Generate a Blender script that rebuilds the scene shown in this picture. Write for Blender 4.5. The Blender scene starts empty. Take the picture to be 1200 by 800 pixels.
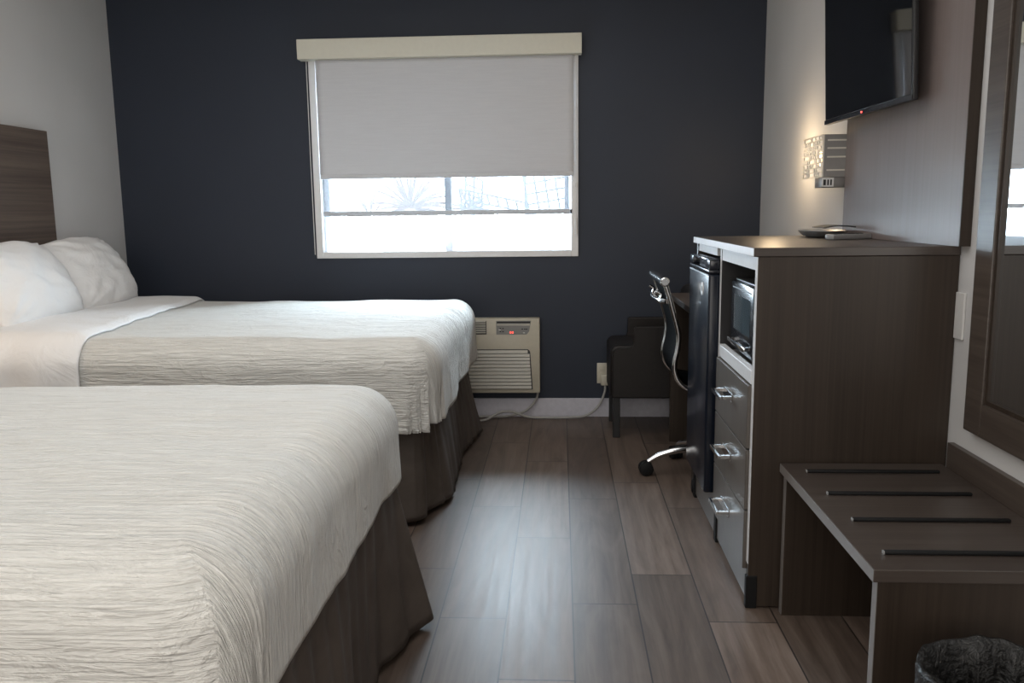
import bpy, bmesh, math, random
from mathutils import Vector, Matrix, noise
random.seed(7)
PI = math.pi
scene = bpy.context.scene
COL = scene.collection

# ------------------------------------------------------------------ helpers
def link(o, parent=None):
    COL.objects.link(o)
    if parent is not None:
        o.parent = parent
    return o

def tag(o, label=None, cat=None, group=None, kind=None):
    if label: o['label'] = label
    if cat: o['category'] = cat
    if group: o['group'] = group
    if kind: o['kind'] = kind
    return o

def thing(name, label, cat, loc=(0, 0, 0), group=None, kind=None):
    o = bpy.data.objects.new(name, None)
    o.empty_display_size = .1
    o.location = loc
    link(o)
    return tag(o, label, cat, group, kind)

def obj(name, bm, mat, parent=None, smooth=None, origin=None):
    """link a bmesh built in WORLD coordinates as one mesh object"""
    bmesh.ops.remove_doubles(bm, verts=bm.verts, dist=1e-6)
    bmesh.ops.recalc_face_normals(bm, faces=bm.faces)
    me = bpy.data.meshes.new(name)
    off = Vector((0, 0, 0))
    p = parent
    while p is not None:
        off += p.location
        p = p.parent
    if origin is None and parent is None:
        origin = (0, 0, 0)
    base = Vector(origin) if origin is not None else off
    bmesh.ops.translate(bm, vec=-base, verts=bm.verts)
    if smooth is not None:
        for f in bm.faces:
            f.smooth = True
        for e in bm.edges:
            if len(e.link_faces) == 2 and e.calc_face_angle(0) > math.radians(smooth):
                e.smooth = False
    bm.to_mesh(me)
    bm.free()
    mats = mat if isinstance(mat, (list, tuple)) else [mat]
    for m in mats:
        me.materials.append(m)
    o = bpy.data.objects.new(name, me)
    o.location = base - off if parent is not None else base
    return link(o, parent)

def bm_new():
    return bmesh.new()

def box(bm, x0, x1, y0, y1, z0, z1, bev=0.0, seg=2, mi=0):
    vs = [bm.verts.new((x, y, z)) for x in (x0, x1) for y in (y0, y1) for z in (z0, z1)]
    idx = [(0, 1, 3, 2), (4, 6, 7, 5), (0, 4, 5, 1), (2, 3, 7, 6), (0, 2, 6, 4), (1, 5, 7, 3)]
    fs = [bm.faces.new([vs[i] for i in f]) for f in idx]
    for f in fs:
        f.material_index = mi
    if bev > 0:
        es = list({e for f in fs for e in f.edges})
        bmesh.ops.bevel(bm, geom=es, offset=bev, segments=seg, profile=.5, affect='EDGES')
    return bm

def B(x0, x1, y0, y1, z0, z1, bev=0.0, seg=2):
    return box(bm_new(), x0, x1, y0, y1, z0, z1, bev, seg)

def tube(bm, pts, r, n=12, cap=True, sub=1):
    pts = [Vector(p) for p in pts]
    if sub > 1:
        pts = spline(pts, sub)
    rr = r if isinstance(r, (list, tuple)) else None
    rings = []
    t0 = (pts[1] - pts[0]).normalized()
    ref = Vector((0, 0, 1)) if abs(t0.z) < .9 else Vector((1, 0, 0))
    nrm = t0.cross(ref).normalized()
    for i, p in enumerate(pts):
        if i == 0: t = pts[1] - pts[0]
        elif i == len(pts) - 1: t = pts[-1] - pts[-2]
        else: t = pts[i + 1] - pts[i - 1]
        t.normalize()
        nrm = (nrm - t * nrm.dot(t)).normalized()
        bi = t.cross(nrm)
        if rr:
            k = i / (len(pts) - 1) * (len(rr) - 1)
            a = int(min(k, len(rr) - 2)); ri = rr[a] + (rr[a + 1] - rr[a]) * (k - a)
        else:
            ri = r
        rings.append([bm.verts.new(p + (nrm * math.cos(q) + bi * math.sin(q)) * ri) for q in [2 * PI * j / n for j in range(n)]])
    for a, b in zip(rings, rings[1:]):
        for j in range(n):
            bm.faces.new((a[j], a[(j + 1) % n], b[(j + 1) % n], b[j]))
    if cap:
        bm.faces.new(rings[0][::-1]); bm.faces.new(rings[-1])
    return bm

def spline(P, sub):
    out = []
    n = len(P)
    for i in range(n - 1):
        p0 = P[max(i - 1, 0)]; p1 = P[i]; p2 = P[i + 1]; p3 = P[min(i + 2, n - 1)]
        for k in range(sub):
            t = k / sub
            out.append(.5 * ((2 * p1) + (p2 - p0) * t + (2 * p0 - 5 * p1 + 4 * p2 - p3) * t * t + (3 * p1 - p0 - 3 * p2 + p3) * t ** 3))
    out.append(P[-1].copy())
    return out

def lathe(bm, prof, c, axis='Z', n=32):
    """prof: [(r, h)], revolved about an axis through c"""
    rings = []
    for r, h in prof:
        ring = []
        for j in range(n):
            q = 2 * PI * j / n
            a, b = r * math.cos(q), r * math.sin(q)
            v = {'Z': (a, b, h), 'Y': (a, h, b), 'X': (h, a, b)}[axis]
            ring.append(bm.verts.new(Vector(c) + Vector(v)))
        rings.append(ring)
    for a, b in zip(rings, rings[1:]):
        for j in range(n):
            bm.faces.new((a[j], a[(j + 1) % n], b[(j + 1) % n], b[j]))
    if prof[0][0] > 1e-5: bm.faces.new(rings[0][::-1])
    if prof[-1][0] > 1e-5: bm.faces.new(rings[-1])
    return bm

def prism(bm, poly, axis, a0, a1, mi=0):
    """extrude 2-D polygon along an axis; poly coords are the two other axes in XYZ order"""
    def P(u, v, w):
        return {'X': (w, u, v), 'Y': (u, w, v), 'Z': (u, v, w)}[axis]
    A = [bm.verts.new(P(u, v, a0)) for u, v in poly]
    C = [bm.verts.new(P(u, v, a1)) for u, v in poly]
    n = len(poly)
    fs = [bm.faces.new(A), bm.faces.new(C[::-1])]
    for i in range(n):
        fs.append(bm.faces.new((A[i], C[i], C[(i + 1) % n], A[(i + 1) % n])))
    for f in fs: f.material_index = mi
    return bm

def grid(bm, nu, nv, fn, uv=None):
    V = [[bm.verts.new(fn(i / nu, j / nv)) for j in range(nv + 1)] for i in range(nu + 1)]
    L = bm.loops.layers.uv.verify() if uv else None
    for i in range(nu):
        for j in range(nv):
            f = bm.faces.new((V[i][j], V[i + 1][j], V[i + 1][j + 1], V[i][j + 1]))
            if uv:
                for lp, (a, b) in zip(f.loops, ((i, j), (i + 1, j), (i + 1, j + 1), (i, j + 1))):
                    lp[L].uv = uv(a / nu, b / nv)
    return V

def bevel_mod(o, w=.004, seg=2):
    m = o.modifiers.new('bevel', 'BEVEL'); m.width = w; m.segments = seg; m.limit_method = 'ANGLE'
    return o

# ------------------------------------------------------------------ materials
def srgb(r, g, b):
    return tuple(((c / 255 / 12.92) if c / 255 <= .04045 else ((c / 255 + .055) / 1.055) ** 2.4) for c in (r, g, b)) + (1,)

class NT:
    def __init__(s, name):
        s.m = bpy.data.materials.new(name); s.m.use_nodes = True
        s.t = s.m.node_tree; s.n = s.t.nodes; s.l = s.t.links
        s.b = s.n['Principled BSDF']; s.out = s.n['Material Output']
    def add(s, typ, **kw):
        nd = s.n.new(typ)
        for k, v in kw.items(): setattr(nd, k, v)
        return nd
    def math(s, op, a, b=None):
        nd = s.add('ShaderNodeMath', operation=op)
        for i, v in enumerate((a, b)):
            if v is None: continue
            if isinstance(v, (int, float)): nd.inputs[i].default_value = v
            else: s.l.new(v, nd.inputs[i])
        return nd.outputs[0]
    def coords(s, kind='Object', scale=(1, 1, 1)):
        tc = s.add('ShaderNodeTexCoord'); mp = s.add('ShaderNodeMapping')
        mp.inputs['Scale'].default_value = scale
        s.l.new(tc.outputs[kind], mp.inputs['Vector'])
        return mp.outputs['Vector']
    def noise(s, vec, scale=5, detail=4, rough=.55, dist=0):
        nd = s.add('ShaderNodeTexNoise'); nd.inputs['Scale'].default_value = scale
        nd.inputs['Detail'].default_value = detail; nd.inputs['Roughness'].default_value = rough
        nd.inputs['Distortion'].default_value = dist
        s.l.new(vec, nd.inputs['Vector']); return nd.outputs['Fac']
    def ramp(s, fac, stops):
        nd = s.add('ShaderNodeValToRGB')
        e = nd.color_ramp.elements
        while len(e) < len(stops): e.new(.5)
        for el, (p, c) in zip(e, stops): el.position = p; el.color = c
        s.l.new(fac, nd.inputs['Fac']); return nd.outputs['Color']
    def bump(s, h, strength=.2, dist=.01):
        nd = s.add('ShaderNodeBump'); nd.inputs['Strength'].default_value = strength
        nd.inputs['Distance'].default_value = dist
        s.l.new(h, nd.inputs['Height']); s.l.new(nd.outputs['Normal'], s.b.inputs['Normal'])
        return nd
    def set(s, **kw):
        for k, v in kw.items(): s.b.inputs[k.replace('_', ' ')].default_value = v
        return s

def plain(name, col, rough=.5, metal=0, var=.06, scale=40, bump=.05, spec=.5, coat=0):
    s = NT(name).set(Roughness=rough, Metallic=metal)
    s.b.inputs['Specular IOR Level'].default_value = spec
    s.b.inputs['Coat Weight'].default_value = coat
    v = s.coords()
    f = s.noise(v, scale, 3)
    a = tuple(c * (1 - var) for c in col[:3]) + (1,); b = tuple(min(1, c * (1 + var)) for c in col[:3]) + (1,)
    s.l.new(s.ramp(f, [(.3, a), (.7, b)]), s.b.inputs['Base Color'])
    if bump: s.bump(f, bump, .002)
    return s.m

def wood(name, dark, light, axis='Z', rough=.38, spec=.5, fine=1.0):
    """laminate with long fine grain running along an axis"""
    s = NT(name).set(Roughness=rough)
    s.b.inputs['Specular IOR Level'].default_value = spec
    k = 90 * fine
    sc = {'X': (1.2, k, k), 'Y': (k, 1.2, k), 'Z': (k, k, 1.2)}[axis]
    v = s.coords('Object', sc)
    f = s.noise(v, 1.0, 5, .6, .3)
    k2 = 9 * fine
    sc2 = {'X': (.5, k2, k2), 'Y': (k2, .5, k2), 'Z': (k2, k2, .5)}[axis]
    f2 = s.noise(s.coords('Object', sc2), 1.0, 3, .5, 1.2)
    mix = s.math('ADD', s.math('MULTIPLY', f, .6), s.math('MULTIPLY', f2, .4))
    s.l.new(s.ramp(mix, [(.36, dark), (.64, light)]), s.b.inputs['Base Color'])
    s.bump(f, .06, .002)
    return s.m

def painted(name, col, rough=.7, spec=.3):
    s = NT(name).set(Roughness=rough)
    s.b.inputs['Specular IOR Level'].default_value = spec
    v = s.coords()
    f = s.noise(v, 130, 3, .6)
    f2 = s.noise(v, 1.3, 2)
    a = tuple(c * .95 for c in col[:3]) + (1,); b = tuple(min(1, c * 1.05) for c in col[:3]) + (1,)
    s.l.new(s.ramp(f2, [(.3, a), (.7, b)]), s.b.inputs['Base Color'])
    s.bump(f, .12, .002)
    return s.m

def emissive(name, col, strength):
    s = NT(name)
    s.b.inputs['Emission Color'].default_value = col
    s.b.inputs['Emission Strength'].default_value = strength
    s.b.inputs['Base Color'].default_value = col
    return s.m

M = {}
M['wall_white'] = painted('white_wall_paint', (.62, .615, .61, 1))
M['wall_dark'] = painted('charcoal_blue_wall_paint', (.029, .036, .053, 1), .5)
M['ceiling'] = painted('ceiling_paint', (.75, .74, .72, 1))
M['base'] = plain('baseboard_paint', (.62, .61, .67, 1), .45)
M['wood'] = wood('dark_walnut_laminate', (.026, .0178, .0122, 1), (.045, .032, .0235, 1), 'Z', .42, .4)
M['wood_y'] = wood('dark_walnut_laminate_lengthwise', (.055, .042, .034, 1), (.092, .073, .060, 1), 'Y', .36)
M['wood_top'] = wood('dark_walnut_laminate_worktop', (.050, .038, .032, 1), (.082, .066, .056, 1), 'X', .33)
M['wood_panel'] = wood('sheen_tinted_wood_panel', (.178, .142, .132, 1), (.205, .168, .158, 1), 'Z', .40, .6)  # pinkish window sheen put into the base colour
M['wood_head'] = wood('brown_wood_headboard', (.075, .056, .046, 1), (.14, .108, .088, 1), 'Y', .42)
M['drawer'] = wood('reflection_grey_drawer_front', (.085, .074, .064, 1), (.13, .115, .10, 1), 'Z', .28, .9)  # window reflection on the cabinet front put into the lighter grey
M['edge'] = plain('window_lit_edge_banding', (.72, .72, .73, 1), .3, 0, .03)  # window reflection along the cabinet edges painted as a pale tone
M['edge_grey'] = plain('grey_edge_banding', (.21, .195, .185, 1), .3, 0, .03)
M['chrome'] = plain('polished_chrome', (.78, .79, .80, 1), .14, 1, .02, 30, 0)
M['steel'] = plain('satin_steel', (.42, .42, .42, 1), .32, 1, .03, 60, .02)
M['black_gloss'] = plain('glossy_black_enamel', (.010, .012, .018, 1), .20, 0, .05, 30, .0)
M['fridge'] = plain('black_refrigerator_door', (.008, .011, .019, 1), .22, 0, .05, 60, .03, .3)
M['black'] = plain('matte_black_plastic', (.012, .012, .013, 1), .45)
M['rubber'] = plain('black_rubber', (.008, .008, .0085, 1), .6, spec=.25)
M['screen'] = plain('television_screen_glass', (.006, .007, .009, 1), .04, 0, .02, 30, 0, .5)
M['leather'] = plain('dark_brown_leather', (.013, .0105, .0095, 1), .45, 0, .15, 60, .2, .35)
M['mesh'] = plain('black_sling_fabric', (.005, .005, .0055, 1), .8, 0, .2, 300, .1, .03)
M['ac'] = plain('beige_plastic', (.56, .52, .42, 1), .4, 0, .03)
M['ac_light'] = plain('pale_grey_plastic', (.52, .50, .44, 1), .4, 0, .03)
M['ac_grey'] = plain('grey_plastic_panel', (.27, .27, .26, 1), .4, 0, .03)
M['ac_dark'] = plain('dark_recess_plastic', (.05, .05, .05, 1), .5)
M['vinyl'] = plain('white_window_vinyl', (.80, .80, .80, 1), .35, 0, .02)
def vinyl_sash():
    s = NT('translucent_glare_vinyl').set(Roughness=.35)
    s.b.inputs['Base Color'].default_value = (.85, .85, .86, 1)
    f = s.noise(s.coords(), 20, 2); s.bump(f, .03, .002)
    tl = s.add('ShaderNodeBsdfTranslucent'); tl.inputs['Color'].default_value = (.9, .92, .95, 1)
    mx = s.add('ShaderNodeMixShader'); mx.inputs['Fac'].default_value = .42  # translucency whitens the sash in place of window glare
    s.l.new(s.b.outputs[0], mx.inputs[1]); s.l.new(tl.outputs[0], mx.inputs[2]); s.l.new(mx.outputs[0], s.out.inputs['Surface'])
    return s.m
M['sash'] = vinyl_sash()
M['valance'] = plain('cream_shade_cassette', (.72, .70, .60, 1), .45, 0, .02)
M['plate'] = plain('ivory_plastic_plate', (.62, .58, .47, 1), .4, 0, .03)
M['white_plastic'] = plain('white_plastic', (.72, .71, .69, 1), .4, 0, .03)
M['cord'] = plain('grey_cord_sheath', (.40, .39, .37, 1), .5, 0, .03)
M['bin'] = plain('brown_wastebasket', (.030, .024, .020, 1), .45)
M['box_base'] = plain('dark_bed_base_cloth', (.03, .028, .03, 1), .8)
M['bar'] = plain('pale_blue_grey_bar', (.60, .64, .70, 1), .4)
M['badge'] = plain('silver_white_badge', (.9, .9, .9, 1), .35)
M['niche'] = plain('niche_shade_black', (.014, .013, .014, 1), .6)  # black stands in for the shade of the recess
M['silver'] = plain('silver_plastic', (.34, .34, .34, 1), .3, .3)
M['lamp_metal'] = plain('grey_lamp_metal', (.26, .25, .24, 1), .4, .5, .03)
M['lamp_white'] = plain('white_lamp_metal', (.66, .62, .54, 1), .5, 0, .03)
M['red_led'] = emissive('red_indicator_light', (1, .08, .06, 1), 2)
M['mw_window'] = plain('microwave_window_glass', (.06, .085, .10, 1), .08, 0, .1, 8, 0)
M['grey_mark'] = plain('grey_printed_mark', (.18, .18, .19, 1), .5)

def liner_mat():
    s = NT('black_bin_liner').set(Roughness=.28)
    s.b.inputs['Base Color'].default_value = (.010, .0095, .009, 1)
    s.b.inputs['Specular IOR Level'].default_value = .45
    v = s.coords()
    f = s.noise(v, 28, 5, .6, 1.5)
    s.bump(f, .7, .02)
    return s.m
M['liner'] = liner_mat()

def comforter_mat(name, tint):
    """matelasse weave: fine ridges running head to foot in cloth coordinates"""
    s = NT(name).set(Roughness=.85)
    s.b.inputs['Specular IOR Level'].default_value = .2
    s.b.inputs['Sheen Weight'].default_value = .25
    v = s.coords('UV', (6, 120, 1))
    f = s.noise(v, 1.0, 3, .55, .6)
    # sharp little creases: thin lines where a warped noise crosses its middle
    f2 = s.noise(s.coords('UV', (4.5, 13, 1)), 1.0, 4, .6, 1.3)
    cr = s.math('SUBTRACT', 1.0, s.math('MULTIPLY', s.math('ABSOLUTE', s.math('SUBTRACT', f2, .5)), 9.0))
    cr = s.math('MAXIMUM', cr, 0.0)
    h = s.math('ADD', s.math('MULTIPLY', f, 1.0), s.math('MULTIPLY', cr, .22))
    a = tuple(c * .84 for c in tint[:3]) + (1,)  # ridge troughs painted darker, standing in for their shading
    s.l.new(s.ramp(f, [(.32, a), (.62, tint)]), s.b.inputs['Base Color'])
    s.bump(h, .8, .016)
    return s.m
M['comforter'] = comforter_mat('off_white_matelasse', (.76, .75, .71, 1))

def cotton_mat():
    s = NT('white_cotton_percale').set(Roughness=.85)
    s.b.inputs['Specular IOR Level'].default_value = .2
    s.b.inputs['Base Color'].default_value = (.86, .855, .85, 1)
    v = s.coords()
    f = s.noise(v, 7, 4, .6, 1.2)
    f2 = s.noise(v, 400, 2)
    s.bump(s.math('ADD', f, s.math('MULTIPLY', f2, .05)), .35, .03)
    return s.m
M['cotton'] = cotton_mat()

def skirt_mat():
    s = NT('taupe_satin_bed_skirt').set(Roughness=.6)
    s.b.inputs['Specular IOR Level'].default_value = .3
    v = s.coords()
    f = s.noise(v, 9, 4, .6, .5)
    s.l.new(s.ramp(f, [(.3, (.084, .069, .059, 1)), (.7, (.115, .096, .083, 1))]), s.b.inputs['Base Color'])
    s.bump(f, .15, .02)
    return s.m
M['skirt'] = skirt_mat()

def shade_mat():
    s = NT('grey_blackout_fabric').set(Roughness=.8)
    s.b.inputs['Specular IOR Level'].default_value = .2
    v = s.coords('Object', (300, 300, 700))
    f = s.noise(v, 1, 2)
    f2 = s.noise(s.coords('Object', (6, 1, 90)), 1, 3)
    s.l.new(s.ramp(s.math('ADD', s.math('MULTIPLY', f, .5), s.math('MULTIPLY', f2, .5)), [(.3, (.60, .61, .64, 1)), (.7, (.67, .68, .71, 1))]), s.b.inputs['Base Color'])
    s.bump(f, .1, .002)
    return s.m
M['shade'] = shade_mat()

def sheer_mat():
    s = NT('white_sheer_mesh')
    tr = s.add('ShaderNodeBsdfTransparent'); tr.inputs['Color'].default_value = (1, 1, 1, 1)
    tl = s.add('ShaderNodeBsdfTranslucent'); tl.inputs['Color'].default_value = (.85, .85, .87, 1)
    mx = s.add('ShaderNodeMixShader')
    f = s.noise(s.coords('Object', (500, 1, 500)), 1, 1)
    s.l.new(s.math('ADD', s.math('MULTIPLY', f, .02), .040), mx.inputs['Fac'])
    mx.inputs['Fac'].default_value = .5
    s.l.new(tr.outputs[0], mx.inputs[1]); s.l.new(tl.outputs[0], mx.inputs[2])
    tr.inputs['Color'].default_value = (.13, .132, .135, 1)
    s.l.new(mx.outputs[0], s.out.inputs['Surface'])
    return s.m
M['sheer'] = sheer_mat()

def glass_mat():
    s = NT('window_glass')
    tr = s.add('ShaderNodeBsdfTransparent'); tr.inputs['Color'].default_value = (.96, .98, .98, 1)
    gl = s.add('ShaderNodeBsdfGlossy'); gl.inputs['Roughness'].default_value = .02
    fr = s.add('ShaderNodeFresnel'); fr.inputs['IOR'].default_value = 1.45
    nz = s.noise(s.coords(), 2, 2)
    s.bump(nz, .02, .001)
    mx = s.add('ShaderNodeMixShader')
    s.l.new(fr.outputs[0], mx.inputs['Fac'])
    s.l.new(tr.outputs[0], mx.inputs[1]); s.l.new(gl.outputs[0], mx.inputs[2])
    s.l.new(mx.outputs[0], s.out.inputs['Surface'])
    return s.m
M['glass'] = glass_mat()

def mirror_mat():
    s = NT('silvered_mirror').set(Metallic=1, Roughness=.02)
    f = s.noise(s.coords(), 3, 2)
    s.l.new(s.ramp(f, [(.3, (.80, .82, .83, 1)), (.7, (.84, .86, .87, 1))]), s.b.inputs['Base Color'])
    return s.m
M['mirror'] = mirror_mat()

def floor_mat():
    s = NT('wood_look_vinyl_planks').set(Roughness=.42)
    s.b.inputs['Specular IOR Level'].default_value = .48
    uvn = s.add('ShaderNodeUVMap'); uvn.uv_map = 'plank'
    at = s.add('ShaderNodeAttribute'); at.attribute_name = 'tone'
    mp = s.add('ShaderNodeMapping'); mp.inputs['Scale'].default_value = (42, 1.6, 1)
    # shift grain per plank
    off = s.add('ShaderNodeCombineXYZ')
    s.l.new(s.math('MULTIPLY', at.outputs['Fac'], 97.0), off.inputs[0])
    s.l.new(s.math('MULTIPLY', at.outputs['Fac'], 31.0), off.inputs[1])
    va = s.add('ShaderNodeVectorMath', operation='ADD')
    s.l.new(uvn.outputs[0], va.inputs[0]); s.l.new(off.outputs[0], va.inputs[1])
    s.l.new(va.outputs[0], mp.inputs['Vector'])
    f = s.noise(mp.outputs[0], 1.0, 6, .62, .8)
    mp2 = s.add('ShaderNodeMapping'); mp2.inputs['Scale'].default_value = (7, 1.1, 1)
    s.l.new(va.outputs[0], mp2.inputs['Vector'])
    f2 = s.noise(mp2.outputs[0], 1.0, 4, .6, 2.2)
    g = s.math('ADD', s.math('MULTIPLY', f, .5), s.math('MULTIPLY', f2, .5))
    col = s.ramp(g, [(.30, (.066, .045, .033, 1)), (.50, (.134, .098, .077, 1)), (.70, (.200, .156, .128, 1))])
    hs = s.add('ShaderNodeHueSaturation')
    s.l.new(col, hs.inputs['Color'])
    s.l.new(s.math('ADD', s.math('MULTIPLY', at.outputs['Fac'], .50), .76), hs.inputs['Value'])
    # seams from distance to plank edge
    sep = s.add('ShaderNodeSeparateXYZ'); s.l.new(uvn.outputs[0], sep.inputs[0])
    uv2 = s.add('ShaderNodeUVMap'); uv2.uv_map = 'edge'
    sp2 = s.add('ShaderNodeSeparateXYZ'); s.l.new(uv2.outputs[0], sp2.inputs[0])
    d = s.math('MINIMUM', sp2.outputs[0], sp2.outputs[1])
    seam = s.math('LESS_THAN', d, .0022)
    mx = s.add('ShaderNodeMix', data_type='RGBA')
    s.l.new(seam, mx.inputs['Factor'])
    s.l.new(hs.outputs[0], mx.inputs['A']); mx.inputs['B'].default_value = (.022, .018, .016, 1)
    s.l.new(mx.outputs['Result'], s.b.inputs['Base Color'])
    s.l.new(s.math('ADD', s.math('MULTIPLY', f, .20), .33), s.b.inputs['Roughness'])
    s.bump(s.math('SUBTRACT', s.math('MULTIPLY', f, .25), seam), .12, .003)
    return s.m
M['floor'] = floor_mat()

# ------------------------------------------------------------------ room shell
XL, XR, YB, YF, ZC = -2.73, 1.20, 5.151, -1.6, 2.62
# floor of planks, one mesh; every plank a quad split so the distance to its edges interpolates linearly
def make_floor():
    bm = bm_new()
    LP = bm.loops.layers.uv.new('plank'); LE = bm.loops.layers.uv.new('edge')
    LT = bm.verts.layers.float.new('tone')
    W, LEN, X0 = .2125, 1.02, .038
    offs = {-2: 2.49, -1: 3.16, 0: 2.60, 1: 2.83, 2: 2.49, -3: 2.86, 3: 3.05}
    k0 = math.floor((XL - X0) / W)
    for k in range(k0, int((XR - X0) / W) + 2):
        o = offs.get(k, random.uniform(0, 1.02))
        xa, xb = max(XL, X0 + k * W), min(XR, X0 + (k + 1) * W)
        if xb <= xa: continue
        y = o - 6 * LEN
        while y < YB:
            ya, yb = max(y, YF), min(y + LEN, YB)
            if yb > ya + .001:
                tone = random.random()
                xm, ym = (xa + xb) / 2, (ya + yb) / 2
                for (xs, ys, flipx, flipy) in ((xa, ya, 0, 0), (xm, ya, 1, 0), (xa, ym, 0, 1), (xm, ym, 1, 1)):
                    xe = xm if xs == xa else xb; ye = ym if ys == ya else yb
                    vs = [bm.verts.new((xx, yy, 0)) for xx, yy in ((xs, ys), (xe, ys), (xe, ye), (xs, ye))]
                    for v in vs: v[LT] = tone
                    f = bm.faces.new(vs)
                    for lp in f.loops:
                        px, py = lp.vert.co.x, lp.vert.co.y
                        lp[LP].uv = (px - xa, py - ya)
                        lp[LE].uv = (min(px - xa, xb - px), min(py - ya, yb - py))
            y += LEN
    me = bpy.data.meshes.new('floor'); bm.to_mesh(me); bm.free()
    me.materials.append(M['floor'])
    o = bpy.data.objects.new('floor', me); link(o); o['kind'] = 'structure'
make_floor()
def struct(name, bm, m, parent=None):
    o = obj(name, bm, m, parent)
    if parent is None: o['kind'] = 'structure'
    return o
struct('ceiling', B(XL - .1, XR + .1, YF - .1, YB + .15, ZC, ZC + .1), M['ceiling'])
struct('wall_left', B(XL - .1, XL, YF - .1, YB + .15, 0, ZC), M['wall_white'])
struct('wall_right', B(XR, XR + .1, YF - .1, YB + .15, 0, ZC), M['wall_white'])
struct('wall_front', B(XL, XR, YF - .1, YF, 0, ZC), M['wall_white'])
# back wall with window opening
WX0, WX1, WZ0, WZ1 = -1.475, .082, 1.035, 2.19
bm = bm_new()
box(bm, XL, WX0, YB, YB + .15, 0, ZC); box(bm, WX1, XR, YB, YB + .15, 0, ZC)
box(bm, WX0, WX1, YB, YB + .15, 0, WZ0); box(bm, WX0, WX1, YB, YB + .15, WZ1, ZC)
struct('wall_back', bm, M['wall_dark'])
struct('baseboard_back', B(XL, XR, YB - .014, YB, 0, .118, .003), M['base'])
struct('baseboard_left', B(XL, XL + .012, YF, YB - .014, 0, .118, .003), M['base'])

# ------------------------------------------------------------------ window
win = thing('window_1', 'white vinyl sliding window in the dark back wall', 'window', (-.7, YB, WZ0)); win['kind'] = 'structure'
bm = bm_new()   # casing proud of the wall
for a in ((-1.505, WX0 + .012, YB - .018, YB + .1, 1.005, 2.2), (WX1 - .012, .112, YB - .018, YB + .1, 1.005, 2.2),
          (WX0 + .012, WX1 - .012, YB - .018, YB + .1, 1.005, WZ0 + .008), (WX0 + .012, WX1 - .012, YB - .018, YB + .1, WZ1 - .01, 2.2)):
    box(bm, *a, .003)
obj('window_frame', bm, M['vinyl'], win)
def sash(x0, x1, y0, y1, z0, z1, w):
    bm = bm_new()
    box(bm, x0, x0 + w, y0, y1, z0, z1, .003); box(bm, x1 - w, x1, y0, y1, z0, z1, .003)
    box(bm, x0 + w, x1 - w, y0, y1, z0, z0 + w, .003); box(bm, x0 + w, x1 - w, y0, y1, z1 - w, z1, .003)
    s = obj('sash', bm, M['sash'], win)
    obj('pane', B(x0 + w, x1 - w, (y0 + y1) / 2 - .003, (y0 + y1) / 2 + .003, z0 + w, z1 - w), M['glass'], s)
sash(WX0 + .013, -.665, YB + .062, YB + .092, WZ0 + .009, WZ1 - .011, .028)
sash(-.705, WX1 - .013, YB + .022, YB + .052, WZ0 + .009, WZ1 - .011, .042)

rs = thing('roller_shade', 'grey blackout roller shade pulled halfway down over the window', 'shade', (-.7, YB - .05, 2.18))
obj('cassette', bevel_mod(obj('x', B(-1.545, .130, YB - .10, YB - .001, 2.181, 2.295), M['valance']), .004).data and bm_new(), M['valance'], rs) if False else obj('cassette', B(-1.545, .130, YB - .10, YB - .019, 2.181, 2.295, .004), M['valance'], rs)
def shade_fn(u, v):
    x = -1.452 + u * 1.535
    z = 1.492 + v * .70
    return (x, YB - .048 + .0015 * math.sin(u * 9 + v * 4), z)
bm = bm_new(); grid(bm, 40, 20, shade_fn)
o = obj('shade_fabric', bm, M['shade'], rs, 60); sm = o.modifiers.new('thick', 'SOLIDIFY'); sm.thickness = .002
obj('hem_bar', B(-1.452, .083, YB - .053, YB - .043, 1.486, 1.512, .004), M['shade'], rs, 40)
bm = bm_new(); tube(bm, [(.100, YB - .052, 2.19), (.101, YB - .052, 1.5), (.100, YB - .052, 1.22)], .0028, 8)
cd = obj('pull_cord', bm, M['white_plastic'], rs, 50)
obj('cord_weight', lathe(bm_new(), [(.0, -.0), (.006, .004), (.008, .05), (.006, .10), (0, .104)], (.100, YB - .052, 1.135), 'Z', 12), M['white_plastic'], cd, 50)
obj('cord_clip', B(.092, .109, YB - .06, YB - .044, 1.42, 1.45, .004), M['white_plastic'], cd, 40)
bm = bm_new(); tube(bm, [(-1.512, YB - .03, 2.19), (-1.513, YB - .03, 1.6), (-1.512, YB - .03, 1.03)], .0025, 8)
obj('side_cord', bm, M['white_plastic'], rs, 50)

ss = thing('sheer_shade', 'thin see-through inner shade with a grey bottom bar, below the blackout shade', 'shade', (-.7, YB - .015, 1.28))
bm = bm_new(); grid(bm, 20, 10, lambda u, v: (-1.445 + u * 1.50, YB - .022, 1.285 + v * .89))
obj('sheer_fabric', bm, M['sheer'], ss)
obj('bottom_bar', B(-1.450, .062, YB - .030, YB - .0185, 1.262, 1.292, .004), M['bar'], ss, 40)
obj('end_cap', B(.0625, .074, YB - .032, YB - .0185, 1.264, 1.290, .003), M['black'], ss, 40)

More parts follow.
